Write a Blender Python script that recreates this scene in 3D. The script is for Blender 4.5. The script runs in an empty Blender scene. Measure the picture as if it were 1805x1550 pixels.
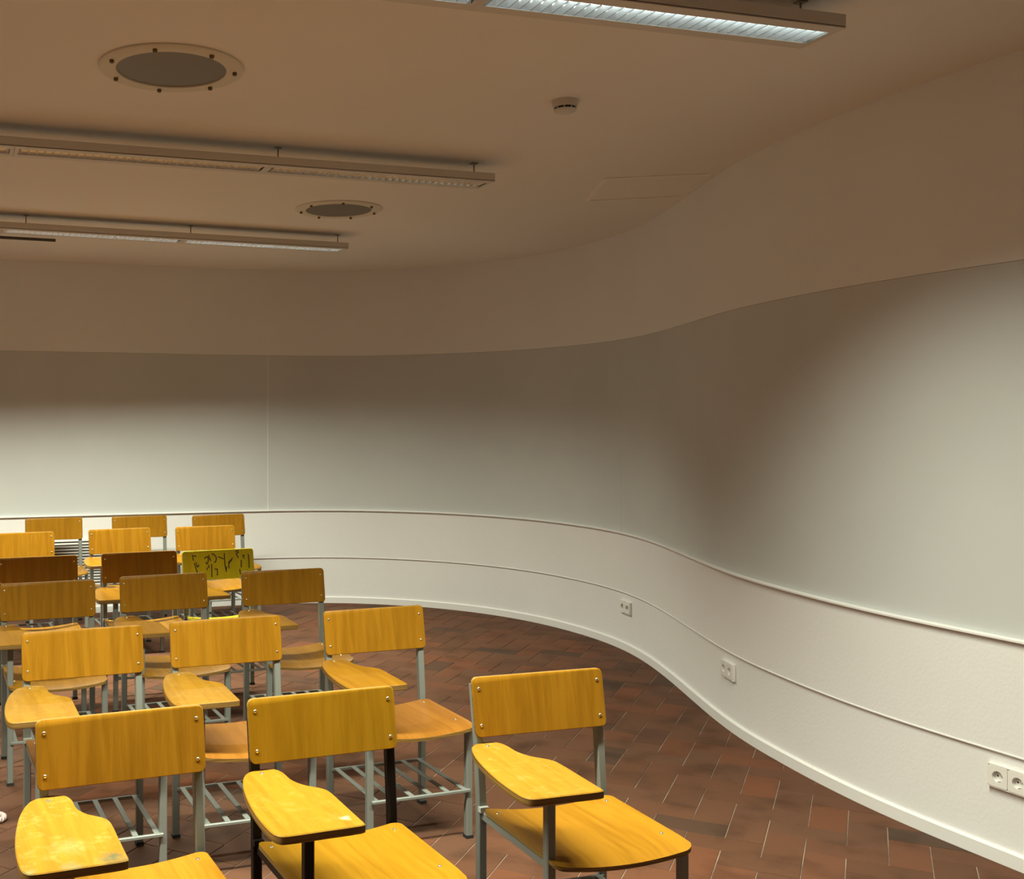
import bpy, bmesh, math, random
from mathutils import Vector, Matrix

# ------------------------------------------------------------------ camera, world, exposure
F_PX, CX, CY, CAM_H = 1890.4, 519.2, 742.4, 1.6      # the photograph is an off-centre crop: lens shift
scene = bpy.context.scene
cam_d = bpy.data.cameras.new('camera')
cam = bpy.data.objects.new('camera', cam_d)
scene.collection.objects.link(cam)
cam.location = (0, 0, CAM_H)
cam.rotation_euler = (math.pi / 2, 0, 0)
cam_d.sensor_fit = 'HORIZONTAL'
cam_d.sensor_width = 36.0
cam_d.lens = F_PX / 1805 * 36.0
cam_d.shift_x = (902.5 - CX) / 1805
cam_d.shift_y = -(775 - CY) / 1805
cam_d.clip_start = 0.05
scene.camera = cam
world = bpy.data.worlds.new('world')
scene.world = world
world.use_nodes = True
world.node_tree.nodes['Background'].inputs[0].default_value = (0, 0, 0, 1)
scene.view_settings.view_transform = 'Standard'
scene.view_settings.look = 'None'
scene.view_settings.gamma = 1.0
scene.view_settings.use_curve_mapping = False
scene.view_settings.exposure = 0.3
TUBE_STRENGTH = 6.5                                     # the room's louvred lamps are its only light
MODULE_W, MODULE_SPREAD = 47.0, 124                     # light leaving one lit lamp module, cut off by its louvre
TUBE_COLOR = (0.99, 1.0, 0.79)

random.seed(7)
COL = scene.collection
CEIL_Z, BAND_Z, RAIL_Z, LIP_Z = 2.92, 2.172, 0.822, 0.402
TH = math.radians(19.5)                                # the room's axes are turned against the camera
CT, ST = math.cos(TH), math.sin(TH)
def RW(u, v, z=0.0): return Vector((u * CT - v * ST, u * ST + v * CT, z))

# ------------------------------------------------------------------ helpers
def tag(o, label=None, cat=None, group=None, kind=None):
    if label: o['label'] = label
    if cat: o['category'] = cat
    if group: o['group'] = group
    if kind: o['kind'] = kind
    return o
def link(name, mesh, parent=None, mat=None):
    o = bpy.data.objects.new(name, mesh)
    COL.objects.link(o)
    if parent: o.parent = parent
    if mat is not None and mesh is not None and len(mesh.materials) == 0:
        mesh.materials.append(mat)
    return o
def empty(name, loc=(0, 0, 0), rz=0.0):
    o = bpy.data.objects.new(name, None)
    o.empty_display_size = 0.1
    COL.objects.link(o)
    o.location = loc; o.rotation_euler = (0, 0, rz)
    return o
def smooth(me, angle=40):
    me.polygons.foreach_set('use_smooth', [True] * len(me.polygons))
    try: me.set_sharp_from_angle(angle=math.radians(angle))
    except Exception: pass
    return me
def mk(name, verts, faces):
    me = bpy.data.meshes.new(name)
    me.from_pydata([tuple(v) for v in verts], [], faces)
    bm = bmesh.new(); bm.from_mesh(me)
    bmesh.ops.recalc_face_normals(bm, faces=bm.faces)
    bm.to_mesh(me); bm.free()
    me.update()
    return me
class MB:
    def __init__(s): s.v, s.f, s.m = [], [], []
    def add(s, verts, faces, mi=0):
        n = len(s.v); s.v += [tuple(v) for v in verts]
        s.f += [tuple(i + n for i in f) for f in faces]; s.m += [mi] * len(faces)
    def box(s, c, d, mi=0, M=None):
        x, y, z = d[0] / 2, d[1] / 2, d[2] / 2
        vs = [Vector((c[0] + a * x, c[1] + b * y, c[2] + e * z)) for a in (-1, 1) for b in (-1, 1) for e in (-1, 1)]
        if M: vs = [M @ v for v in vs]
        s.add(vs, [(0, 1, 3, 2), (4, 6, 7, 5), (0, 4, 5, 1), (2, 3, 7, 6), (0, 2, 6, 4), (1, 5, 7, 3)], mi)
    def bar(s, pts, w, h, ref=(1, 0, 0), ch=0.003, mi=0):
        """chamfered rectangular tube along a polyline; w along ref, h across it"""
        pts = [Vector(p) for p in pts]; ref = Vector(ref); rings = []
        for i, p in enumerate(pts):
            a = pts[max(i - 1, 0)]; b = pts[min(i + 1, len(pts) - 1)]
            t = (b - a).normalized(); x = (ref - t * ref.dot(t)).normalized(); y = t.cross(x)
            hw, hh = w / 2, h / 2
            ring = [(hw, -hh + ch), (hw, hh - ch), (hw - ch, hh), (-hw + ch, hh), (-hw, hh - ch), (-hw, -hh + ch), (-hw + ch, -hh), (hw - ch, -hh)]
            rings.append([p + x * q[0] + y * q[1] for q in ring])
        vs = [v for r in rings for v in r]; fs = []
        for i in range(len(rings) - 1):
            for k in range(8):
                fs.append((i * 8 + k, i * 8 + (k + 1) % 8, i * 8 + 8 + (k + 1) % 8, i * 8 + 8 + k))
        fs.append(tuple(range(7, -1, -1))); n = (len(rings) - 1) * 8; fs.append(tuple(n + k for k in range(8)))
        s.add(vs, fs, mi)
    def tube(s, pts, r, n=10, mi=0, closed=False):
        pts = [Vector(p) for p in pts]; vs = []; fs = []; m = len(pts)
        for i, p in enumerate(pts):
            if closed: a, b = pts[i - 1], pts[(i + 1) % m]
            else: a, b = pts[max(i - 1, 0)], pts[min(i + 1, m - 1)]
            t = (b - a).normalized(); ref = Vector((0, 0, 1)) if abs(t.z) < .9 else Vector((1, 0, 0))
            x = t.cross(ref).normalized(); y = t.cross(x)
            for k in range(n):
                an = 2 * math.pi * k / n; vs.append(p + x * math.cos(an) * r + y * math.sin(an) * r)
        for i in range(m if closed else m - 1):
            j = (i + 1) % m
            for k in range(n): fs.append((i * n + k, i * n + (k + 1) % n, j * n + (k + 1) % n, j * n + k))
        if not closed: fs.append(tuple(range(n))); fs.append(tuple((m - 1) * n + k for k in range(n)))
        s.add(vs, fs, mi)
    def lathe(s, prof, n=48, mi=0, M=None, cap0=True, cap1=True):
        vs = []; fs = []; m = len(prof)
        for r, z in prof:
            for k in range(n):
                a = 2 * math.pi * k / n; v = Vector((r * math.cos(a), r * math.sin(a), z)); vs.append(M @ v if M else v)
        for i in range(m - 1):
            for k in range(n): fs.append((i * n + k, i * n + (k + 1) % n, (i + 1) * n + (k + 1) % n, (i + 1) * n + k))
        if cap0: fs.append(tuple(range(n)))
        if cap1: fs.append(tuple((m - 1) * n + k for k in range(n)))
        s.add(vs, fs, mi)
    def plate(s, outline, z0, z1, fn, ch=0.0018, side_mi=0, mi=0):
        """flat board: 2-D outline between z0 and z1 with chamfered edges; fn maps (a, b, c) to 3-D"""
        n = len(outline); c = Vector((sum(p[0] for p in outline) / n, sum(p[1] for p in outline) / n))
        def inset(d):
            out = []
            for i in range(n):
                p0, p1, p2 = Vector(outline[i - 1]), Vector(outline[i]), Vector(outline[(i + 1) % n])
                t = (p2 - p0).normalized(); nn = Vector((-t.y, t.x))
                if nn.dot(c - p1) < 0: nn = -nn
                out.append(p1 + nn * d)
            return out
        ins = inset(ch)
        lay = [[fn(p[0], p[1], z0) for p in ins], [fn(p[0], p[1], z0 + ch) for p in outline],
               [fn(p[0], p[1], z1 - ch) for p in outline], [fn(p[0], p[1], z1) for p in ins]]
        vs = [v for l in lay for v in l]
        for i in range(3):
            pass
        base = len(s.v); s.v += [tuple(v) for v in vs]
        for i in range(3):
            for k in range(n):
                s.f.append((base + i * n + k, base + i * n + (k + 1) % n, base + (i + 1) * n + (k + 1) % n, base + (i + 1) * n + k))
                s.m.append(side_mi if i == 1 else mi)
        s.f.append(tuple(base + k for k in range(n))); s.m.append(mi)
        s.f.append(tuple(base + 3 * n + k for k in range(n))); s.m.append(mi)
    def mesh(s, name, mats, sm=None):
        me = bpy.data.meshes.new(name)
        me.from_pydata(s.v, [], s.f)
        for m in mats: me.materials.append(m)
        me.polygons.foreach_set('material_index', s.m)
        bm = bmesh.new(); bm.from_mesh(me); bmesh.ops.recalc_face_normals(bm, faces=bm.faces); bm.to_mesh(me); bm.free()
        me.update()
        if sm: smooth(me, sm)
        return me
def rounded(pts, r, n=5):
    out = []; m = len(pts)
    for i in range(m):
        p0, p1, p2 = Vector(pts[i - 1]), Vector(pts[i]), Vector(pts[(i + 1) % m])
        rr = r[i] if isinstance(r, (list, tuple)) else r
        a = p1 + (p0 - p1).normalized() * rr; b = p1 + (p2 - p1).normalized() * rr
        for k in range(n + 1):
            t = k / n; out.append(a * (1 - t) ** 2 + p1 * 2 * t * (1 - t) + b * t * t)
    return out
def catmull(pts, per=6, closed=False):
    out = []; m = len(pts); rng = range(m if closed else m - 1)
    for i in rng:
        g = (lambda k: Vector(pts[k % m])) if closed else (lambda k: Vector(pts[min(max(k, 0), m - 1)]))
        p0, p1, p2, p3 = g(i - 1), g(i), g(i + 1), g(i + 2)
        for k in range(per):
            t = k / per
            out.append(.5 * ((2 * p1) + (p2 - p0) * t + (2 * p0 - 5 * p1 + 4 * p2 - p3) * t * t + (3 * p1 - p0 - 3 * p2 + p3) * t ** 3))
    if not closed: out.append(Vector(pts[-1]))
    return out

# ------------------------------------------------------------------ materials
def mat(name, color, rough=.5, metal=0.0, spec=.5):
    m = bpy.data.materials.new(name); m.use_nodes = True
    b = m.node_tree.nodes['Principled BSDF']
    b.inputs['Base Color'].default_value = (*color, 1); b.inputs['Roughness'].default_value = rough
    b.inputs['Metallic'].default_value = metal; b.inputs['Specular IOR Level'].default_value = spec
    return m
def nodes(m): return m.node_tree.nodes, m.node_tree.links, m.node_tree.nodes['Principled BSDF']
def ramp(N, stops):
    r = N.new('ShaderNodeValToRGB'); e = r.color_ramp.elements
    while len(e) < len(stops): e.new(.5)
    for i, (p, c) in enumerate(stops): e[i].position = p; e[i].color = (*c, 1)
    return r
def add_bump(m, scale, strength, dist=.002, detail=4):
    N, L, b = nodes(m); tc = N.new('ShaderNodeTexCoord'); no = N.new('ShaderNodeTexNoise'); bu = N.new('ShaderNodeBump')
    no.inputs['Scale'].default_value = scale; no.inputs['Detail'].default_value = detail
    bu.inputs['Strength'].default_value = strength; bu.inputs['Distance'].default_value = dist
    L.new(tc.outputs['Object'], no.inputs['Vector']); L.new(no.outputs['Fac'], bu.inputs['Height']); L.new(bu.outputs['Normal'], b.inputs['Normal'])
    return m
def mottled(name, c0, c1, scale, rough, bump=None):
    m = mat(name, c0, rough); N, L, b = nodes(m); tc = N.new('ShaderNodeTexCoord'); no = N.new('ShaderNodeTexNoise')
    no.inputs['Scale'].default_value = scale; no.inputs['Detail'].default_value = 3
    r = ramp(N, [(.35, c0), (.65, c1)]); L.new(tc.outputs['Object'], no.inputs['Vector']); L.new(no.outputs['Fac'], r.inputs['Fac']); L.new(r.outputs['Color'], b.inputs['Base Color'])
    if bump: add_bump(m, *bump)
    return m
WALL = mottled('wall_plaster', (.775, .775, .785), (.805, .805, .812), 1.2, .75, (70, .35, .002, 3))
PANEL = mottled('grey_panel_paint', (.555, .575, .58), (.585, .605, .61), 1.5, .8, (300, .15, .001, 2))
CEILM = mottled('ceiling_plaster', (.77, .735, .69), (.80, .765, .72), .8, .8, (120, .12, .001, 3))
TRIM = mat('trim_white', (.81, .81, .81), .45)
GROUT = mottled('grout', (.11, .075, .055), (.34, .26, .20), 4, .9)

def tile_material():
    m = mat('terracotta_tile', (.2, .08, .045), .65, 0, .08); N, L, b = nodes(m)
    oi = N.new('ShaderNodeObjectInfo'); ge = N.new('ShaderNodeNewGeometry'); ad = N.new('ShaderNodeMath'); fr = N.new('ShaderNodeMath')
    ad.operation = 'ADD'; fr.operation = 'FRACT'
    L.new(oi.outputs['Random'], ad.inputs[0]); L.new(ge.outputs['Random Per Island'], ad.inputs[1]); L.new(ad.outputs[0], fr.inputs[0])
    r = ramp(N, [(0, (.096, .045, .026)), (.35, (.116, .052, .030)), (.6, (.108, .053, .032)), (.85, (.138, .054, .028)), (.97, (.078, .042, .028)), (1, (.074, .044, .030))])
    L.new(fr.outputs[0], r.inputs['Fac'])
    no = N.new('ShaderNodeTexNoise'); no.inputs['Scale'].default_value = 5; no.inputs['Detail'].default_value = 5
    L.new(ge.outputs['Position'], no.inputs['Vector'])
    r2 = ramp(N, [(.3, (.55, .56, .55)), (.5, (1, 1, 1)), (.75, (1.12, 1.08, 1.05))])
    L.new(no.outputs['Fac'], r2.inputs['Fac'])
    mx = N.new('ShaderNodeMix'); mx.data_type = 'RGBA'; mx.blend_type = 'MULTIPLY'; mx.inputs['Factor'].default_value = .75
    L.new(r.outputs['Color'], mx.inputs[6]); L.new(r2.outputs['Color'], mx.inputs[7]); L.new(mx.outputs[2], b.inputs['Base Color'])
    n2 = N.new('ShaderNodeTexNoise'); n2.inputs['Scale'].default_value = 90; n2.inputs['Detail'].default_value = 3
    L.new(ge.outputs['Position'], n2.inputs['Vector'])
    bu = N.new('ShaderNodeBump'); bu.inputs['Strength'].default_value = .25; bu.inputs['Distance'].default_value = .002
    L.new(n2.outputs['Fac'], bu.inputs['Height']); L.new(bu.outputs['Normal'], b.inputs['Normal'])
    return m
TILE = tile_material()

def wood(name, dark, light, rough=.32, stains=(), wear=0.0):
    """lacquered beech ply: grain runs along y and z of the chair"""
    m = mat(name, light, rough, 0, .12); N, L, b = nodes(m)
    tc = N.new('ShaderNodeTexCoord'); oi = N.new('ShaderNodeObjectInfo'); va = N.new('ShaderNodeVectorMath'); va.operation = 'ADD'
    sc = N.new('ShaderNodeVectorMath'); sc.operation = 'SCALE'; sc.inputs[0].default_value = (7.3, 3.1, 5.7)
    L.new(oi.outputs['Random'], sc.inputs['Scale']); L.new(tc.outputs['Object'], va.inputs[0]); L.new(sc.outputs[0], va.inputs[1])
    mp = N.new('ShaderNodeMapping'); mp.inputs['Scale'].default_value = (14, 1.1, 1.1); L.new(va.outputs[0], mp.inputs['Vector'])
    n1 = N.new('ShaderNodeTexNoise'); n1.inputs['Scale'].default_value = 1.6; n1.inputs['Detail'].default_value = 3; n1.inputs['Distortion'].default_value = 1.2
    L.new(mp.outputs[0], n1.inputs['Vector'])
    mp2 = N.new('ShaderNodeMapping'); mp2.inputs['Scale'].default_value = (160, 9, 9); L.new(va.outputs[0], mp2.inputs['Vector'])
    n2 = N.new('ShaderNodeTexNoise'); n2.inputs['Scale'].default_value = 1.5; n2.inputs['Detail'].default_value = 2
    L.new(mp2.outputs[0], n2.inputs['Vector'])
    mid = tuple((a + c) / 2 for a, c in zip(dark, light))
    r = ramp(N, [(.30, dark), (.48, mid), (.62, light)]); 
    ma = N.new('ShaderNodeMath'); ma.operation = 'MULTIPLY_ADD'; ma.inputs[1].default_value = .28
    ms = N.new('ShaderNodeMath'); ms.operation = 'MULTIPLY_ADD'; ms.inputs[1].default_value = .80; ms.inputs[2].default_value = -.02
    L.new(n1.outputs['Fac'], ms.inputs[0]); L.new(n2.outputs['Fac'], ma.inputs[0]); L.new(ms.outputs[0], ma.inputs[2])
    L.new(ma.outputs[0], r.inputs['Fac'])
    col = r.outputs['Color']
    if wear:
        n3 = N.new('ShaderNodeTexNoise'); n3.inputs['Scale'].default_value = 22; n3.inputs['Detail'].default_value = 6; n3.inputs['Roughness'].default_value = .75
        L.new(va.outputs[0], n3.inputs['Vector']); r3 = ramp(N, [(.52, (0, 0, 0)), (.72, (1, 1, 1))]); L.new(n3.outputs['Fac'], r3.inputs['Fac'])
        f3 = N.new('ShaderNodeMath'); f3.operation = 'MULTIPLY'; f3.inputs[1].default_value = wear; L.new(r3.outputs['Color'], f3.inputs[0])
        mx = N.new('ShaderNodeMix'); mx.data_type = 'RGBA'; mx.inputs[7].default_value = (.34, .235, .06, 1)
        L.new(f3.outputs[0], mx.inputs[0]); L.new(col, mx.inputs[6]); col = mx.outputs[2]
    for (px, py, rad, c, k) in stains:
        d = N.new('ShaderNodeVectorMath'); d.operation = 'DISTANCE'; d.inputs[1].default_value = (px, py, .63); L.new(tc.outputs['Object'], d.inputs[0])
        n4 = N.new('ShaderNodeTexNoise'); n4.inputs['Scale'].default_value = 60; n4.inputs['Detail'].default_value = 5; L.new(tc.outputs['Object'], n4.inputs['Vector'])
        mm = N.new('ShaderNodeMath'); mm.operation = 'MULTIPLY_ADD'; mm.inputs[1].default_value = -rad * 1.6; L.new(n4.outputs['Fac'], mm.inputs[0]); L.new(d.outputs['Value'], mm.inputs[2])
        mr = N.new('ShaderNodeMapRange'); mr.inputs['From Min'].default_value = -rad * .9; mr.inputs['From Max'].default_value = rad * .25
        mr.inputs['To Min'].default_value = k; mr.inputs['To Max'].default_value = 0; L.new(mm.outputs[0], mr.inputs['Value'])
        mx = N.new('ShaderNodeMix'); mx.data_type = 'RGBA'; mx.inputs[7].default_value = (*c, 1)
        L.new(mr.outputs[0], mx.inputs[0]); L.new(col, mx.inputs[6]); col = mx.outputs[2]
    L.new(col, b.inputs['Base Color'])
    bu = N.new('ShaderNodeBump'); bu.inputs['Strength'].default_value = .08; bu.inputs['Distance'].default_value = .001
    L.new(n2.outputs['Fac'], bu.inputs['Height']); L.new(bu.outputs['Normal'], b.inputs['Normal'])
    return m
BEECH = wood('wood_beech', (.205, .090, .005), (.285, .132, .009))
GOLD = wood('wood_golden', (.205, .098, .004), (.265, .132, .007))
RUSSET = wood('wood_russet', (.22, .086, .012), (.29, .120, .018))
YELLOW = wood('paint_yellow', (.50, .42, .012), (.58, .49, .018), .4)
WORN = wood('wood_worn_tablet', (.215, .103, .008), (.275, .140, .013), .42, wear=.45)
WORN_STAINED = wood('wood_worn_stained', (.215, .103, .008), (.275, .140, .013), .42, wear=.6,
    stains=[(-.115, -.435, .040, (.035, .075, .055), .8), (-.21, -.45, .028, (.12, .15, .09), .6), (-.20, -.34, .05, (.33, .25, .10), .45), (-.30, -.45, .02, (.2, .21, .10), .6)])
WORN_CHIPPED = wood('wood_worn_chipped', (.20, .100, .006), (.26, .138, .011), .38, wear=.3,
    stains=[(-.115, -.405, .016, (.50, .45, .30), .9)])
EDGE = mat('plywood_edge', (.40, .22, .06), .6)
def edge_layers(m):
    N, L, b = nodes(m); tc = N.new('ShaderNodeTexCoord'); mp = N.new('ShaderNodeMapping'); mp.inputs['Scale'].default_value = (2, 2, 260)
    no = N.new('ShaderNodeTexNoise'); no.inputs['Scale'].default_value = 1.0; no.inputs['Detail'].default_value = 2
    r = ramp(N, [(.35, (.11, .055, .010)), (.6, (.24, .135, .028))]); L.new(tc.outputs['Object'], mp.inputs[0]); L.new(mp.outputs[0], no.inputs['Vector']); L.new(no.outputs['Fac'], r.inputs[0]); L.new(r.outputs[0], b.inputs['Base Color'])
edge_layers(EDGE)
GREY = mat('grey_painted_steel', (.18, .195, .18), .38)
BLACK = mat('black_painted_steel', (.006, .004, .004), .4, 0, .2)
CHROME = mat('screw_steel', (.75, .72, .62), .25, 1.0)
RUBBER = mat('black_rubber', (.015, .015, .015), .7)
INK = mat('black_marker', (.045, .022, .018), .6)
HOUSING = mat('lamp_housing', (.62, .585, .53), .45)
DETECTOR = mat('detector_plastic', (.60, .575, .54), .45)
BRACKET = mat('pale_bracket', (.42, .44, .40), .45)
HATCH = mat('hatch_strip', (.86, .825, .78), .6)
ALU = mat('louvre_aluminium', (.88, .89, .89), .30, .85)
ROD = mat('hanger_steel', (.35, .34, .32), .4, .5)
DARKM = mat('dark_metal', (.03, .028, .025), .5)
RAILM = mat('dark_brown_rail', (.06, .048, .036), .5)
HOLE_SHADE = mat('painted_hole_shade', (.008, .007, .006), .8)  # near-black paint standing in for the shade inside slots and holes
PLASTIC = mat('white_plastic', (.80, .785, .76), .35)
GLASS = mat('frosted_dark_glass', (.155, .135, .105), .45)
RING = mat('lamp_ring', (.66, .62, .53), .6)
BOLT = mat('bolt_brass', (.16, .11, .055), .45, .5)
PINK = mat('pale_pink_cord', (.74, .60, .58), .5)
def emis(name, c, s):
    m = bpy.data.materials.new(name); m.use_nodes = True; N = m.node_tree.nodes; L = m.node_tree.links
    e = N.new('ShaderNodeEmission'); e.inputs[0].default_value = (*c, 1); e.inputs[1].default_value = s
    L.new(e.outputs[0], N['Material Output'].inputs[0]); N.remove(N['Principled BSDF']); return m
TUBE_ON = emis('tube_lit', (.80, 1.0, 1.0), TUBE_STRENGTH)
TUBE_OFF = mat('tube_unlit', (.8, .8, .78), .3)

# ------------------------------------------------------------------ the curved wall's plan
S = (.9542, .2990)                                     # direction of the straight back wall (17.4 deg)
mid = [(-.23, 9.40), (.29, 9.45), (.65, 9.40), (1.13, 9.24), (1.56, 8.95), (1.94, 8.53), (2.21, 7.95), (2.32, 7.48), (2.345, 7.02), (2.315, 6.43),
       (2.27, 5.88), (2.255, 5.45), (2.275, 5.15), (2.32, 4.76), (2.39, 4.41), (2.47, 4.14), (2.55, 3.91), (2.588, 3.80)]
left_pts = [(-.23 - S[0] * d, 9.40 - S[1] * d) for d in (6.55, 5, 4, 3, 2.2, 1.5, 1.0, .5)]
right_pts = [(2.588 + ST * d, 3.80 - CT * d) for d in (.4, .9, 1.6, 2.6, 3.6, 4.7)]
PATH = catmull(left_pts + mid + right_pts, 8)
for _ in range(30):                                    # even out the hand-measured points
    PATH = [PATH[0]] + [PATH[i] * .5 + (PATH[i - 1] + PATH[i + 1]) * .25 for i in range(1, len(PATH) - 1)] + [PATH[-1]]
def path_normals(P):
    out = []
    for i in range(len(P)):
        t = (P[min(i + 1, len(P) - 1)] - P[max(i - 1, 0)]).normalized(); out.append(Vector((t.y, -t.x)))
    return out
NORM = path_normals(PATH)
def sweep(profile, i0=0, i1=None, P=None, Nn=None):
    P = P or PATH; Nn = Nn or NORM; i1 = len(P) - 1 if i1 is None else i1
    vs = []; fs = []; m = len(profile)
    for i in range(i0, i1 + 1):
        for off, z in profile: q = P[i] + Nn[i] * off; vs.append((q.x, q.y, z))
    for i in range(i1 - i0):
        for k in range(m): fs.append((i * m + k, i * m + (k + 1) % m, (i + 1) * m + (k + 1) % m, (i + 1) * m + k))
    fs.append(tuple(range(m))); fs.append(tuple((i1 - i0) * m + k for k in range(m)))
    return vs, fs
def wall_at_px(px):
    """where the sight line of an image column meets the wall: point, tangent, normal"""
    k = (px - CX) / F_PX; best = None
    for i in range(len(PATH) - 1):
        a, b = PATH[i], PATH[i + 1]; fa, fb = a.x - k * a.y, b.x - k * b.y
        if fa * fb <= 0 and a.y > 0:
            t = fa / (fa - fb); p = a.lerp(b, t)
            if best is None or p.y < best[0].y: best = (p, (b - a).normalized(), NORM[i].lerp(NORM[i + 1], t).normalized(), i)
    return best
corner_l, corner_r = PATH[0].copy(), PATH[-1].copy()
u_l = corner_l.x * CT + corner_l.y * ST
u_r = corner_r.x * CT + corner_r.y * ST
v_front = -corner_r.x * ST + corner_r.y * CT
front_l = RW(u_l, v_front).to_2d(); front_r = RW(u_r, v_front).to_2d()
ROOM = [p.copy() for p in PATH] + [front_l]

vs, fs = sweep([(0, 0), (0, LIP_Z - .004), (.006, LIP_Z), (.006, RAIL_Z - .012), (-.022, RAIL_Z - .010), (-.022, BAND_Z), (0, BAND_Z + .002), (0, CEIL_Z), (-.14, CEIL_Z), (-.14, 0)])
wall = link('wall_back', smooth(mk('wall_back', vs, fs), 25), None, WALL)
tag(wall, 'white plastered wall curving in an S from the back to the side', 'wall', kind='structure')
def cut(px, d):
    p, t, nn, i = wall_at_px(px); return p + t * d, i
s1a, i1 = cut(472, -.003); s1b, _ = cut(472, .003); s2a, i2 = cut(1094, -.0006); s2b, _ = cut(1094, .0006)
for P2 in (PATH[:i1 + 1] + [s1a], [s1b] + PATH[i1 + 1:i2 + 1] + [s2a], [s2b] + PATH[i2 + 1:]):   # one grey board per bay
    vs, fs = sweep([(-.001, RAIL_Z), (-.001, BAND_Z + .0005), (-.0205, BAND_Z - .0002), (-.0205, RAIL_Z)], 0, None, P2, path_normals(P2))
    link('grey_panel', smooth(mk('grey_panel', vs, fs), 25), wall, PANEL)
p, t, nn, i = wall_at_px(472); b = MB()
b.box((0, .0085, (RAIL_Z + BAND_Z) / 2), (.006, .012, BAND_Z - RAIL_Z - .002), 0, Matrix.Translation((p.x, p.y, 0)) @ Matrix.Rotation(math.atan2(t.y, t.x), 4, 'Z'))
link('seam_strip', b.mesh('seam_strip', [TRIM]), wall)
vs, fs = sweep([(-.02, RAIL_Z - .010), (-.02, RAIL_Z), (.020, RAIL_Z), (.022, RAIL_Z - .003), (.022, RAIL_Z - .010)])
t1 = link('trim_1', smooth(mk('trim_1', vs, fs), 25), None, TRIM); tag(t1, 'narrow white ledge running along the foot of the grey wall panels', 'trim', kind='structure')
vs, fs = sweep([(-.001, LIP_Z - .004), (-.001, LIP_Z + .003), (.009, LIP_Z + .002), (.0095, LIP_Z), (.009, LIP_Z - .003)])
t2 = link('trim_2', smooth(mk('trim_2', vs, fs), 25), None, TRIM); tag(t2, 'thin raised white line along the lower wall above the sockets', 'trim', kind='structure')
vs, fs = sweep([(-.001, 0), (-.001, .056), (.008, .056), (.014, .050), (.014, 0)])
bb = link('baseboard_back', smooth(mk('baseboard_back', vs, fs), 25), None, TRIM); tag(bb, 'low white skirting along the foot of the curved wall', 'skirting', kind='structure')
# unseen sides of the room
def straight_wall(name, a, b, label):
    P2 = [a, b]; vs, fs = sweep([(0, 0), (0, CEIL_Z), (-.14, CEIL_Z), (-.14, 0)], 0, None, P2, path_normals(P2))
    return tag(link(name, mk(name, vs, fs), None, WALL), label, 'wall', kind='structure')
straight_wall('wall_front', front_r, front_l, 'plain white wall facing the chairs')
straight_wall('wall_left', front_l, corner_l, 'plain white wall opposite the curved wall')
# ceiling slab
b = MB(); n = len(ROOM)
b.add([(p.x, p.y, CEIL_Z) for p in ROOM] + [(p.x, p.y, CEIL_Z + .15) for p in ROOM],
      [tuple(range(n)), tuple(range(2 * n - 1, n - 1, -1))] + [(i, (i + 1) % n, n + (i + 1) % n, n + i) for i in range(n)])
ceiling = tag(link('ceiling', b.mesh('ceiling', [CEILM])), 'flat cream plastered ceiling meeting the curved wall', 'ceiling', kind='structure')
# access hatch: a frame of raised strips and the lid inside it
hq = [(1.69, 5.825), (2.225, 5.715), (2.27, 6.28), (1.75, 6.41)]
def strip(a, c, w, z0, z1, name):
    a, c = Vector(a), Vector(c); t = (c - a).normalized(); nn = Vector((-t.y, t.x)) * w / 2
    q = [a - nn, c - nn, c + nn, a + nn]; vs = [(p.x, p.y, z0) for p in q] + [(p.x, p.y, z1) for p in q]
    return mk(name, vs, [(0, 1, 2, 3), (7, 6, 5, 4)] + [(i, (i + 1) % 4, 4 + (i + 1) % 4, 4 + i) for i in range(4)])
hatch = empty('ceiling_hatch', (0, 0, 0)); tag(hatch, 'pale square access hatch outlined in the ceiling beside the curved wall', 'hatch')
for i in range(4):
    link('frame_strip', strip(hq[i], hq[(i + 1) % 4], .022 if i in (0, 3) else .008, CEIL_Z - .006, CEIL_Z + .001, 'frame_strip'), hatch, HATCH)
lid = [Vector(p) for p in hq]; cc = sum(lid, Vector((0, 0))) / 4; lid = [p + (cc - p) * .05 for p in lid]
link('lid', mk('lid', [(p.x, p.y, CEIL_Z - .002) for p in lid] + [(p.x, p.y, CEIL_Z + .001) for p in lid], [(0, 1, 2, 3), (7, 6, 5, 4)] + [(i, (i + 1) % 4, 4 + (i + 1) % 4, 4 + i) for i in range(4)]), hatch, CEILM)

# ------------------------------------------------------------------ floor: herringbone of terracotta tiles
b = MB()
b.add([(p.x, p.y, -.003) for p in ROOM] + [(p.x, p.y, -.1) for p in ROOM],
      [tuple(range(n)), tuple(range(2 * n - 1, n - 1, -1))] + [(i, (i + 1) % n, n + (i + 1) % n, n + i) for i in range(n)])
floor = tag(link('floor', b.mesh('floor', [GROUT])), 'red brown terracotta tile floor laid in herringbone with pale joints', 'floor', kind='structure')
U = .138; PA = math.radians(61.8)
PD, QD = Vector((math.cos(PA), math.sin(PA))), Vector((-math.sin(PA), math.cos(PA)))
P0, Q0 = 4.275, .490
def inside(x, y):
    c = False; j = len(ROOM) - 1
    for i in range(len(ROOM)):
        a, d = ROOM[i], ROOM[j]
        if (a.y > y) != (d.y > y) and x < (d.x - a.x) * (y - a.y) / (d.y - a.y) + a.x: c = not c
        j = i
    return c
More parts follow.
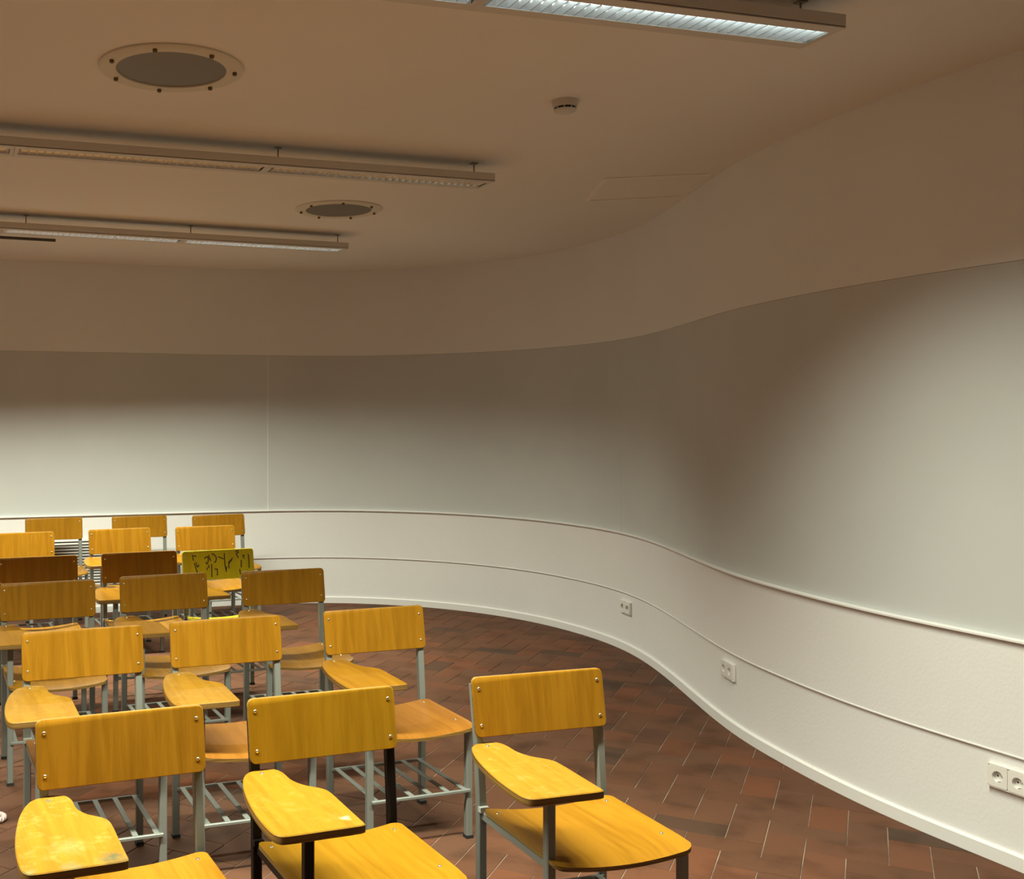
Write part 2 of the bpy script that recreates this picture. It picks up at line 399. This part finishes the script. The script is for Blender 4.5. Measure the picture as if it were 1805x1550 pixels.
def tile_geo():
    hx, hy, g, h = U, U / 2, .0016, .0016
    vs = []
    for z, e in ((-.02, g), (-h, g), (0, g + h)):
        for sx, sy in ((-1, -1), (1, -1), (1, 1), (-1, 1)): vs.append(Vector((sx * (hx - e), sy * (hy - e), z)))
    fs = [(8, 9, 10, 11)] + [(i, (i + 1) % 4, 4 + (i + 1) % 4, 4 + i) for i in range(4)] + [(4 + i, 4 + (i + 1) % 4, 8 + (i + 1) % 4, 8 + i) for i in range(4)]
    return vs, fs
tv, tf = tile_geo()
spots = []
for i in range(-70, 60):
    for j in range(-60, 70):
        r = (i - j) % 4
        if r == 1: pc, qc, ang = i + .5, j + 1, PA + math.pi / 2
        elif r == 2: pc, qc, ang = i + 1, j + .5, PA
        else: continue
        c = PD * (P0 + pc * U) + QD * (Q0 + qc * U)
        if not (-9 < c.x < 7 and -5 < c.y < 11): continue
        e = [c] + [c + Vector((math.cos(ang + k), math.sin(ang + k))) * .154 for k in (.46, -.46, math.pi + .46, math.pi - .46)]
        if any(inside(p.x, p.y) for p in e): spots.append((c, ang))
def shown(c):
    if c.y < 3.6: return False
    x = CX + F_PX * c.x / c.y; y = CY + F_PX * CAM_H / c.y
    return -30 < x < 1835 and y < 1590 and inside(c.x, c.y)
vis = sorted([s for s in spots if shown(s[0])], key=lambda s: s[0].y)
near = vis[:300]; near_ids = {id(s) for s in near}
tile_me = bpy.data.meshes.new('tile'); tile_me.from_pydata(tv, [], tf); tile_me.materials.append(TILE); tile_me.update()
for c, ang in near:
    o = link('tile', tile_me, floor); o.location = (c.x, c.y, -random.random() * .0012); o.rotation_euler = (random.uniform(-.002, .002), random.uniform(-.002, .002), ang)
V, Fc = [], []
for s in spots:
    if id(s) in near_ids: continue
    c, ang = s; ca, sa = math.cos(ang), math.sin(ang); dz = -random.random() * .0012; k = len(V)
    V += [(c.x + v.x * ca - v.y * sa, c.y + v.x * sa + v.y * ca, v.z + dz) for v in tv]; Fc += [tuple(a + k for a in f) for f in tf]
rest = bpy.data.meshes.new('tile_field'); rest.from_pydata(V, [], Fc); rest.materials.append(TILE); rest.update()
tag(link('tile_field', rest, floor), kind='stuff')

# ------------------------------------------------------------------ ceiling lamps: long louvred fluorescent rows
Z_B, Z_T = 2.81, 2.853; W_OUT, W_OPEN = .19, .10; MOD = 1.175; SP = .036
def module_meshes():
    L = MOD; m = {}
    b = MB()                                           # housing: top, two bottom flanges, end flanges, sides; x along the row
    hw, ho = W_OUT / 2, W_OPEN / 2; e = .018
    b.box((0, 0, Z_T - .001), (L, W_OUT, .002))
    for s in (-1, 1):
        b.box((0, s * (hw - .001), (Z_B + .0065 + Z_T) / 2), (L, .002, Z_T - Z_B - .0065))
        b.box((0, s * (ho + hw) / 2, Z_B + .0015), (L, hw - ho, .003))
        b.box((s * (L / 2 - e / 2), 0, Z_B + .0015), (e, W_OPEN, .003))
        b.box((s * (L / 2 - .001), 0, (Z_B + Z_T) / 2), (.002, W_OUT - .004, Z_T - Z_B))
    m['housing'] = b.mesh('housing', [HOUSING])
    b = MB()                                           # reflector trough
    hx = L / 2 - e; prof = [(ho, Z_B + .001), (ho * .93, Z_B + .014), (ho * .74, Z_B + .028), (ho * .42, Z_T - .004), (-ho * .42, Z_T - .004), (-ho * .74, Z_B + .028), (-ho * .93, Z_B + .014), (-ho, Z_B + .001)]
    vs = [(x, y, z) for x in (-hx, hx) for y, z in prof]; k = len(prof)
    b.add(vs, [(i, i + 1, k + i + 1, k + i) for i in range(k - 1)])
    m['reflector'] = b.mesh('reflector', [ALU], 60)
    b = MB(); b.tube([(-hx + .01, 0, Z_B + .029), (hx - .01, 0, Z_B + .029)], .0075, 10)
    m['tube'] = b
    b = MB(); h0, h1 = Z_B + .002, Z_B + .0215          # one wedge-shaped cross blade
    vs = []
    for y, zz in ((-ho * .985, 0), (ho * .985, 0)):
        vs += [(-.0013, y, h0), (.0013, y, h0), (.0035, y * .90, h1), (-.0035, y * .90, h1)]
    b.add(vs, [(0, 1, 2, 3), (7, 6, 5, 4), (0, 4, 5, 1), (1, 5, 6, 2), (2, 6, 7, 3), (3, 7, 4, 0)]); b.m[2] = 1
    m['blade'] = b.mesh('louvre_blade', [ALU, ROD])
    return m
MM = module_meshes()
tube_on = MM['tube'].mesh('tube_lit', [TUBE_ON], 60); tube_off = MM['tube'].mesh('tube_unlit', [TUBE_OFF], 60)
def lamp_row(xy, deg, n_mod, lit, label, rods, key):
    root = empty('ceiling_lamp', (xy[0], xy[1], 0), math.radians(deg)); tag(root, label, 'ceiling lamp', 'louvred ceiling lamp rows')
    for k in range(n_mod):
        x = -MOD * (k + .5)
        o = link('housing', MM['housing'], root); o.location.x = x
        seen = False                                   # does any of this module's light lie inside the picture?
        for q in range(13):
            w = Vector((xy[0], xy[1])) + Vector((math.cos(math.radians(deg)), math.sin(math.radians(deg)))) * (x + MOD * (q / 12 - .5))
            if w.y > .1 and 0 <= CX + F_PX * w.x / w.y <= 1805 and 0 <= CY - F_PX * (Z_B - CAM_H) / w.y <= 1550: seen = True
        off = '' if seen or not lit else '_' + key + ('', '_second', '_third', '_fourth')[k] + '_offscreen'
        o = link('fluorescent_tube' + off, tube_on if lit else tube_off, root); o.location.x = x
        if lit:
            ld = bpy.data.lights.new('lamp_light', 'AREA'); ld.shape = 'RECTANGLE'; ld.size = MOD - .05; ld.size_y = W_OPEN
            ld.energy = MODULE_W; ld.color = TUBE_COLOR; ld.spread = math.radians(MODULE_SPREAD)
            lo = bpy.data.objects.new('lamp_light' + off, ld); COL.objects.link(lo); lo.parent = root; lo.location = (x, 0, Z_B - .001)
        rf = link('reflector', MM['reflector'], root); rf.location.x = x
        nb = int((MOD - .05) / SP)
        for i in range(nb + 1):
            o = link('louvre_blade', MM['blade'], rf); o.location.x = (i - nb / 2) * SP
    for x in rods:
        b = MB()
        b.lathe([(.0035, Z_T), (.0035, CEIL_Z)], 10, 0, Matrix.Translation((x, 0, 0)))
        b.box((x - .012, 0, Z_T + .003), (.05, .03, .006))
        b.box((x, 0, CEIL_Z - .003), (.03, .03, .006))
        link('hanger_rod', b.mesh('hanger_rod', [ROD]), root)
    b = MB()                                           # web set back behind the open groove along both sides
    for sd_ in (-1, 1): b.box((-MOD * n_mod / 2, sd_ * (W_OUT / 2 - .007), Z_B + .0065), (MOD * n_mod - .006, .0012, .008))
    link('groove', b.mesh('groove', [HOUSING]), root)
    return root
lamp_row((1.672, 3.394), 16.0, 4, True, 'long brightly lit louvred ceiling lamp row closest to the smoke detector', (-.085, -1.17, -2.34, -3.52), 'near_row')
lamp_row((.985, 5.510), 17.2, 4, False, 'long unlit louvred ceiling lamp row between the two round ceiling lamps', (-.07, -1.115, -2.43, -3.60), 'middle_row')
lamp_row((.348, 7.620), 19.8, 4, True, 'long lit louvred ceiling lamp row nearest the back wall grille', (-.045, -1.115, -2.20, -3.4), 'back_row')
b = MB(); M = Matrix.Translation(RW(.874, 7.185, 0)) @ Matrix.Rotation(TH, 4, 'Z')
b.tube([M @ Vector((0, 0, 2.790)), M @ Vector((-1.6, 0, 2.790))], .010, 12)
rail_o = empty('ceiling_rail', (0, 0, 0)); tag(rail_o, 'dark round rail hung just behind the lit lamp row near the back wall', 'rail')
link('rail_tube', b.mesh('rail_tube', [RAILM], 40), rail_o)
for x in (-.9, -1.5):
    b = MB(); b.lathe([(.004, 2.795), (.004, CEIL_Z)], 8, 0, M @ Matrix.Translation((x, 0, 0))); link('hanger_rod', b.mesh('hanger_rod', [ROD]), rail_o)

# round flush lamps and the smoke detector
def round_lamp(x, y, rot, label):
    root = empty('round_ceiling_lamp', (x, y, CEIL_Z), rot); tag(root, label, 'ceiling lamp', 'round ceiling lamps')
    b = MB(); b.lathe([(.204, -.004), (.206, -.011), (.262, -.011), (.270, -.006), (.270, 0), (.204, 0)], 64, 0, None, False, False); b.f += [(5 * 64 + k, 5 * 64 + (k + 1) % 64, (k + 1) % 64, k) for k in range(64)]; b.m += [0] * 64
    rg = link('ring', b.mesh('ring', [RING], 35), root)
    for k in range(7):
        a = 2 * math.pi * k / 7; c = MB(); c.lathe([(.0085, -.011), (.0085, -.020), (.006, -.023)], 12, 0, Matrix.Translation((.236 * math.cos(a), .236 * math.sin(a), 0)))
        link('bolt', c.mesh('bolt', [BOLT], 40), rg)
    b = MB(); b.lathe([(.205, -.002), (.205, -.006), (.12, -.0085), (.04, -.0095)], 64); link('glass_disc', b.mesh('glass_disc', [GLASS], 50), root)
round_lamp(-.46, 4.007, .094, 'large round dark glass ceiling lamp between bright and unlit lamp rows')
round_lamp(.2745, 6.67, .30, 'round dark glass ceiling lamp between unlit row and back lamp row')
sd = empty('smoke_detector', (1.115, 4.42, CEIL_Z)); tag(sd, 'white round smoke detector with dark slots on the ceiling', 'smoke detector')
b = MB(); b.lathe([(.053, 0), (.053, -.008), (.049, -.026), (.046, -.028)], 40); link('base', b.mesh('base', [DETECTOR], 40), sd)
b = MB(); b.lathe([(.041, -.027), (.041, -.038)], 40); link('slot_ring', b.mesh('slot_ring', [HOLE_SHADE], 40), sd)  # black core paints in the shade between the slot posts
for k in range(9):
    a = 2 * math.pi * k / 9 + .2; b = MB(); b.box((.0425 * math.cos(a), .0425 * math.sin(a), -.0325), (.004, .004, .011)); link('slot_post', b.mesh('slot_post', [DETECTOR]), sd)
b = MB(); b.lathe([(.0465, -.037), (.0465, -.040), (.038, -.047), (.018, -.050)], 40); link('cap', b.mesh('cap', [DETECTOR], 40), sd)

# ------------------------------------------------------------------ wall sockets and the convector grille
def socket(px, z, label, edge=False):
    p, t, nn, i = wall_at_px(px)
    root = empty('wall_socket', (p.x + nn.x * .0005, p.y + nn.y * .0005, z), math.atan2(nn.y, nn.x) + math.pi / 2)   # local -y looks into the room
    tag(root, label, 'socket', 'white double wall sockets')
    G = .0755; D = .0175; off = G / 2 + .005 if edge else 0
    Mx = Matrix.Translation((off, 0, 0)) @ Matrix.Rotation(math.pi / 2, 4, 'X')       # plate plane x/y -> local x/z, out = local -y
    fr = MB(); W, Hh = G + .005, G / 2 + .005; nq = 40; holes = (-G / 2, G / 2)
    for x0, x1, y0, y1 in ((-W, W, G / 2, Hh), (-W, W, -Hh, -G / 2), (-W, -G, -G / 2, G / 2), (G, W, -G / 2, G / 2)):   # open frame round the two inserts
        fr.plate(rounded([(x0, y0), (x1, y0), (x1, y1), (x0, y1)], .0015, 2), 0, D - .002, lambda a, c, d: Mx @ Vector((a, c, d)), .0008)
    link('cover_frame', fr.mesh('cover_frame', [PLASTIC], 40), root)
    for h in holes:
        b = MB(); g = G / 2 - .0006; sq = []; ci = []
        for k in range(nq):
            a = 2 * math.pi * (k + .5) / nq; ca, sa = math.cos(a), math.sin(a); q = g / max(abs(ca), abs(sa))
            sq.append((ca * q, sa * q)); ci.append((ca * .0205, sa * .0205))
        lay = [[(x, y, .0) for x, y in sq], [(x, y, D) for x, y in sq], [(x, y, D) for x, y in ci], [(x, y, D - .0155) for x, y in ci]]
        vs = [Mx @ Vector((x + h, y, zz)) for l in lay for x, y, zz in l]
        b.add(vs, [(i_ * nq + k, i_ * nq + (k + 1) % nq, (i_ + 1) * nq + (k + 1) % nq, (i_ + 1) * nq + k) for i_ in range(3) for k in range(nq)] + [tuple(3 * nq + k for k in range(nq))])
        ins = link('socket_insert', b.mesh('socket_insert', [PLASTIC], 40), root)
        for px_ in (-.0095, .0095):
            c = MB(); c.lathe([(.0034, D - .0154), (.0034, D - .0148)], 12, 0, Mx @ Matrix.Translation((h + px_, 0, 0))); link('pin_hole_shade', c.mesh('pin_hole_shade', [HOLE_SHADE]), ins)  # flat black discs paint in the darkness of the pin holes
        for sy in (-1, 1):
            c = MB(); c.box((h, sy * .0190, D - .010), (.006, .003, .010), 0, Mx); link('earth_clip', c.mesh('earth_clip', [ROD]), ins)
socket(1105, .303, 'small white double socket deepest in the hollow of the curved wall')
socket(1286, .306, 'white double socket on the bulge of the curved wall')
socket(1762, .312, 'white double socket on the straight stretch of wall past the bulge', True)

pa, pb = wall_at_px(66)[0], wall_at_px(240)[0]
gt = (pb - pa).normalized(); gl = (pb - pa).length; gn = Vector((gt.y, -gt.x))
gr = empty('wall_grille', (pa.x + gn.x * .008, pa.y + gn.y * .008, 0), math.atan2(gt.y, gt.x)); tag(gr, 'white slatted convector grille low on the back wall behind chairs', 'grille')
b = MB(); b.box((gl / 2, -.004, .4275), (gl, .006, .355)); link('cavity_shade', b.mesh('cavity_shade', [HOLE_SHADE]), gr)  # black sheet paints in the shade of the cavity behind the slats
b = MB()
for x in (.006, gl - .006): b.box((x, -.014, .4275), (.018, .016, .375))
for z in (.610, .245): b.box((gl / 2, -.014, z), (gl, .016, .014))
link('frame', b.mesh('frame', [TRIM]), gr)
sb = MB(); sb.box((gl / 2, 0, 0), (gl - .02, .012, .0135)); sl = sb.mesh('slat', [TRIM])
for k in range(14):
    o = link('slat', sl, gr); o.location = (0, -.016, .271 + k * .0241); o.rotation_euler = (.0, 0, 0)

# ------------------------------------------------------------------ tablet-arm chairs
TABLET = [(-.315, .36), (-.310, .28), (-.297, .185), (-.276, .088), (-.246, .014), (-.205, -.013), (-.172, -.012), (-.150, .004), (-.141, .040), (-.140, .098), (-.124, .145),
          (-.100, .174), (-.084, .197), (-.078, .232), (-.080, .33), (-.082, .425), (-.083, .448), (-.096, .462), (-.20, .463), (-.285, .463), (-.306, .452), (-.314, .425)]
def slant(z): return -.031 * (z - .649) / .174                 # backrest leans back
def chair_meshes(wd, ws, wt, fr):
    d = {}; ed = EDGE if wd is not YELLOW else YELLOW
    b = MB()
    b.plate(rounded([(-.225, .649), (.225, .649), (.225, .823), (-.225, .823)], .020), 0, .011, lambda a, c, e: Vector((a, slant(c) - .011 + e, c)), .002, 1, 0)
    d['backrest'] = b.mesh('backrest', [wd, ed], 40)
    # seat: shallow trough across, rounded corners
    xs = []; nc = 26
    for i in range(nc + 1): xs.append(-.216 + .432 * (.5 - .5 * math.cos(math.pi * i / nc)))
    def ext(x):
        r = .03; dd = .216 - abs(x); c = 0 if dd >= r else r - math.sqrt(max(0, r * r - (r - dd) ** 2))
        return .018 + c, .435 - c * .7
    def sz(x, y): return .445 - .020 * (1 - (x / .216) ** 2) - (.010 * max(0, (y - .39) / .045) ** 2)
    nr = 8; top, bot = [], []
    for x in xs:
        y0, y1 = ext(x)
        for j in range(nr + 1):
            y = y0 + (y1 - y0) * j / nr; top.append((x, y, sz(x, y))); bot.append((x, y, sz(x, y) - .012))
    b = MB(); m = nr + 1; nt = len(top); F1, Fs = [], []
    for i in range(nc):
        for j in range(nr):
            a = i * m + j; F1.append((a, a + 1, a + m + 1, a + m)); F1.append((nt + a, nt + a + m, nt + a + m + 1, nt + a + 1))
        for j in (0, nr): a = i * m + j; Fs.append((a, a + m, nt + a + m, nt + a))
    for i in (0, nc):
        for j in range(nr): a = i * m + j; Fs.append((a, a + 1, nt + a + 1, nt + a))
    b.add(top + bot, F1, 0); b.f += Fs; b.m += [1] * len(Fs)
    d['seat'] = b.mesh('seat', [ws, EDGE if ws is not YELLOW else YELLOW], 40)
    b = MB(); b.plate(catmull(TABLET, 3, True), .608, .630, lambda a, c, e: Vector((a, c, e)), .0025, 1, 0)
    d['tablet'] = b.mesh('writing_tablet', [wt, EDGE], 40)
    T = .026
    for k, s in (('rl', -1), ('rr', 1)):
        b = MB(); b.bar([(s * .207, -.004, .012), (s * .207, -.004, .40), (s * .207, -.006, .47), (s * .207, -.0235, .645), (s * .207, slant(.80) - .0245, .80)], T, T); d[k] = b.mesh('leg', [fr], 30)
    b = MB(); b.bar([(-.207, .392, .012), (-.207, .392, .608)], T, T); d['fl'] = b.mesh('leg', [fr], 30)
    b = MB(); b.bar([(.207, .392, .012), (.207, .392, .430)], T, T); d['fr'] = b.mesh('leg', [fr], 30)
    b = MB(); b.box((0, 0, .006), (.030, .030, .012)); d['cap'] = b.mesh('foot_cap', [RUBBER])
    for k, s in (('sl', -1), ('sr', 1)):
        b = MB(); b.bar([(s * .203, .008, .418), (s * .203, .380, .418)], .018, .026); d[k] = b.mesh('side_rail', [fr], 30)
    b = MB(); b.bar([(-.195, .02, .405), (.195, .02, .405)], .018, .018, (0, 1, 0)); d['st'] = b.mesh('stretcher', [fr], 30)
    for k, y in (('rb', .008), ('rf', .408)):
        b = MB(); b.bar([(-.205, y, .186), (.205, y, .186)], .012, .012, (0, 1, 0), .002); d[k] = b.mesh('rack_bar', [fr], 30)
    b = MB(); b.bar([(0, .010, .190), (0, .406, .190)], .020, .005, (1, 0, 0), .001); d['rod'] = b.mesh('rack_rod', [fr])
    b = MB(); b.box((-.207, .006, .600), (.030, .040, .010)); b.box((-.207, .018, .606), (.026, .05, .004)); d['bk'] = b.mesh('bracket', [BRACKET if fr is GREY else BLACK])
    b = MB(); b.box((-.207, .012, .438), (.028, .018, .016)); d['bk2'] = b.mesh('bracket', [BRACKET if fr is GREY else BLACK])
    return d
def screw_mesh():
    b = MB(); b.lathe([(.0052, 0), (.0048, .0016), (.0030, .0026), (.0010, .0026)], 14); return b.mesh('screw', [CHROME], 50)
SCREW = screw_mesh()
def graffiti_mesh():
    """marker scribbles on the yellow backrest, x / z on the board (fractions of its width and height)"""
    st = [[(.14, .10), (.15, .32)], [(.155, .14), (.19, .16)], [(.16, .42), (.20, .85)], [(.185, .40), (.20, .58), (.225, .50)],
          [(.305, .28), (.335, .20), (.36, .30), (.335, .48), (.32, .40)], [(.36, .14), (.39, .36)], [(.33, .62), (.335, .72)], [(.355, .52), (.36, .64)],
          [(.40, .50), (.395, 1.0)], [(.41, .10), (.44, .13), (.47, .26), (.455, .42), (.44, .42)], [(.45, .70), (.475, .72), (.47, .95)], [(.44, .70), (.46, .70)],
          [(.50, .22), (.57, .32)], [(.585, .10), (.585, .50), (.60, .82)], [(.61, .62), (.60, .78)], [(.64, .44), (.64, .70)], [(.64, .46), (.70, .30)], [(.64, .50), (.69, .36)],
          [(.745, .05), (.775, .02), (.785, .10), (.755, .12), (.78, .30)], [(.79, .75), (.80, .95)], [(.82, .40), (.815, .68)], [(.84, .22), (.87, .22)], [(.855, .22), (.86, .34)], [(.925, .18), (.93, .44), (.925, .72)]]
    b = MB()
    for s in st:
        pts = []
        for fx, fz in s:
            x = -.225 + .45 * fx; z = .815 - .150 * fz; pts.append(Vector((x, slant(z) + .0006, z)))
        pts = catmull([tuple(p) for p in pts], 4) if len(pts) > 2 else pts
        for i in range(len(pts) - 1):
            a, c = pts[i], pts[i + 1]; t = (c - a); 
            if t.length < 1e-6: continue
            t.normalize(); nn = Vector((-t.z, 0, t.x)) * .0030; dy = Vector((0, .0005, 0))
            q = [a - nn - t * .001, c - nn + t * .001, c + nn + t * .001, a + nn - t * .001]
            b.add([p - dy for p in q] + [p + dy for p in q], [(3, 2, 1, 0), (4, 5, 6, 7)] + [(k, (k + 1) % 4, 4 + (k + 1) % 4, 4 + k) for k in range(4)])
    return b.mesh('graffiti', [INK])
CACHE = {}
def chair(X, Y, yaw, woods, fr, label):
    key = tuple(m.name for m in woods) + (fr.name,)
    if key not in CACHE: CACHE[key] = chair_meshes(*woods, fr)
    d = CACHE[key]; a = math.radians(yaw)
    # chair frame: x to the sitter's left (image right), y forward; forward = (sin a, -cos a)
    root = empty('tablet_chair', (X, Y, 0), a)
    root.scale = (1, 1, 1)
    tag(root, label, 'chair', 'wooden tablet-arm chairs set out in rows')
    MIR = {}
    def part(name, k, parent=root):
        me = d[k]
        if 'flipped' not in me:
            me.transform(Matrix.Diagonal((1, -1, 1, 1))); me.flip_normals(); me['flipped'] = 1
        return link(name, me, parent)
    bk = part('backrest', 'backrest')
    for x in (-.204, .204):
        for z in (.683, .789):
            o = link('screw', SCREW, bk); o.location = (x, -(slant(z)), z); o.rotation_euler = (math.pi / 2 - .0, 0, 0)
    se = part('seat', 'seat')
    for x in (-.185, .185):
        for y in (.06, .33):
            o = link('screw', SCREW, se); o.location = (x, -y, .445 - .020 * (1 - (x / .216) ** 2))
    tb = part('writing_tablet', 'tablet')
    o = link('screw', SCREW, tb); o.location = (-.200, -.022, .630)
    for k in ('rl', 'rr', 'fl', 'fr'):
        lg = part('leg', k)
        c = part('foot_cap', 'cap', lg); c.location = ((-.207 if k[1] == 'l' else .207), (.004 if k[0] == 'r' else -.392), 0)
    part('side_rail', 'sl'); part('side_rail', 'sr'); part('stretcher', 'st')
    part('bracket', 'bk'); part('bracket', 'bk2')
    rk = part('book_rack', 'rf'); part('rack_bar', 'rb', rk)
    for i in range(6):
        o = part('rack_rod', 'rod', rk); o.location.x = -.185 + i * .074
    return root
G_ = GREY
chairs = [
 # X, Y, yaw, (backrest, seat, tablet), frame, label
 (-.45, 2.83, 20.7, (BEECH, BEECH, WORN_STAINED), G_, 'tablet chair with teal-stained worn writing board, in the front row'),
 (.09, 3.04, 20.4, (GOLD, GOLD, WORN_CHIPPED), BLACK, 'golden tablet chair with black legs in the front row'),
 (.76, 3.28, 16.9, (BEECH, BEECH, WORN), G_, 'amber tablet chair with grey legs, front row end beside the curved wall'),
 (-.78, 3.98, 19.8, (BEECH, RUSSET, WORN), G_, 'honey tablet chair, second row from the front, third from the curved wall'),
 (-.26, 4.19, 19.0, (BEECH, RUSSET, WORN), G_, 'honey tablet chair, second row from the front, second from the curved wall'),
 (.34, 4.42, 19.8, (BEECH, RUSSET, BEECH), G_, 'honey tablet chair, second row from the front, closest to the curved wall'),
 (-1.18, 5.15, 18.8, (BEECH, BEECH, BEECH), G_, 'brown tablet chair, third row from the front, third from the curved wall'),
 (-.65, 5.39, 20.6, (BEECH, BEECH, BEECH), G_, 'brown tablet chair, third row from the front, second from the curved wall'),
 (-.05, 5.57, 18.7, (BEECH, BEECH, BEECH), G_, 'brown tablet chair, third row from the front, closest to the curved wall'),
 (-1.461, 6.112, 18.5, (BEECH, BEECH, BEECH), G_, 'dark brown tablet chair, two places from the yellow scribbled chair in its row'),
 (-.91, 6.33, 18.4, (BEECH, BEECH, BEECH), G_, 'dark brown tablet chair right next to the yellow scribbled chair'),
 (-.45, 6.44, 22.2, (YELLOW, YELLOW, BEECH), G_, 'yellow painted tablet chair with black scribbles on its backrest'),
 (-1.89, 7.436, 20.5, (BEECH, BEECH, BEECH), G_, 'honey tablet chair, second row from the back wall, third from curved wall'),
 (-1.25, 7.71, 21.1, (BEECH, BEECH, BEECH), G_, 'honey tablet chair, second row from the back wall, second from curved wall'),
 (-.65, 7.90, 19.0, (BEECH, BEECH, BEECH), G_, 'honey tablet chair, second row from the back wall, closest to curved wall'),
 (-1.92, 8.57, 17.9, (BEECH, BEECH, BEECH), G_, 'tawny tablet chair against the back wall, beside the slatted grille'),
 (-1.26, 8.75, 17.4, (BEECH, BEECH, BEECH), G_, 'tawny tablet chair against the back wall, between two tawny chairs'),
 (-.62, 8.87, 21.9, (BEECH, BEECH, BEECH), G_, 'tawny tablet chair against the back wall, row end toward the curve'),
]
for c in chairs:
    r = chair(*c)
    if 'scribbles' in c[5]:
        gm = graffiti_mesh(); gm.transform(Matrix.Diagonal((1, -1, 1, 1))); gm.flip_normals()
        o = link('graffiti', gm, [k for k in r.children if k.name.startswith('backrest')][0]); o['label'] = 'black marker scribbles'; o['kind'] = 'stuff'

# ------------------------------------------------------------------ small thing on the floor at the edge of the view
b = MB(); pts = []
for k in range(40):
    a = 2 * math.pi * k / 40; pts.append((-1.215 + .045 * math.cos(a), 4.29 + .05 * math.sin(a), .009 + .004 * math.sin(3 * a)))
cord = empty('hair_tie', (-1.215, 4.29, 0)); tag(cord, 'small pale pink twisted loop lying on the floor tiles', 'loop')
for ph in (0, math.pi):
    q = []
    for k in range(120):
        a = 2 * math.pi * k / 120; w = 9 * a + ph; rr = .006
        q.append((.052 * math.cos(a) + rr * math.cos(w) * math.cos(a), .045 * math.sin(a) + rr * math.cos(w) * math.sin(a), .012 + rr * math.sin(w)))
    c = MB(); c.tube(q, .006, 8, 0, True); link('strand', c.mesh('strand', [PINK], 60), cord)
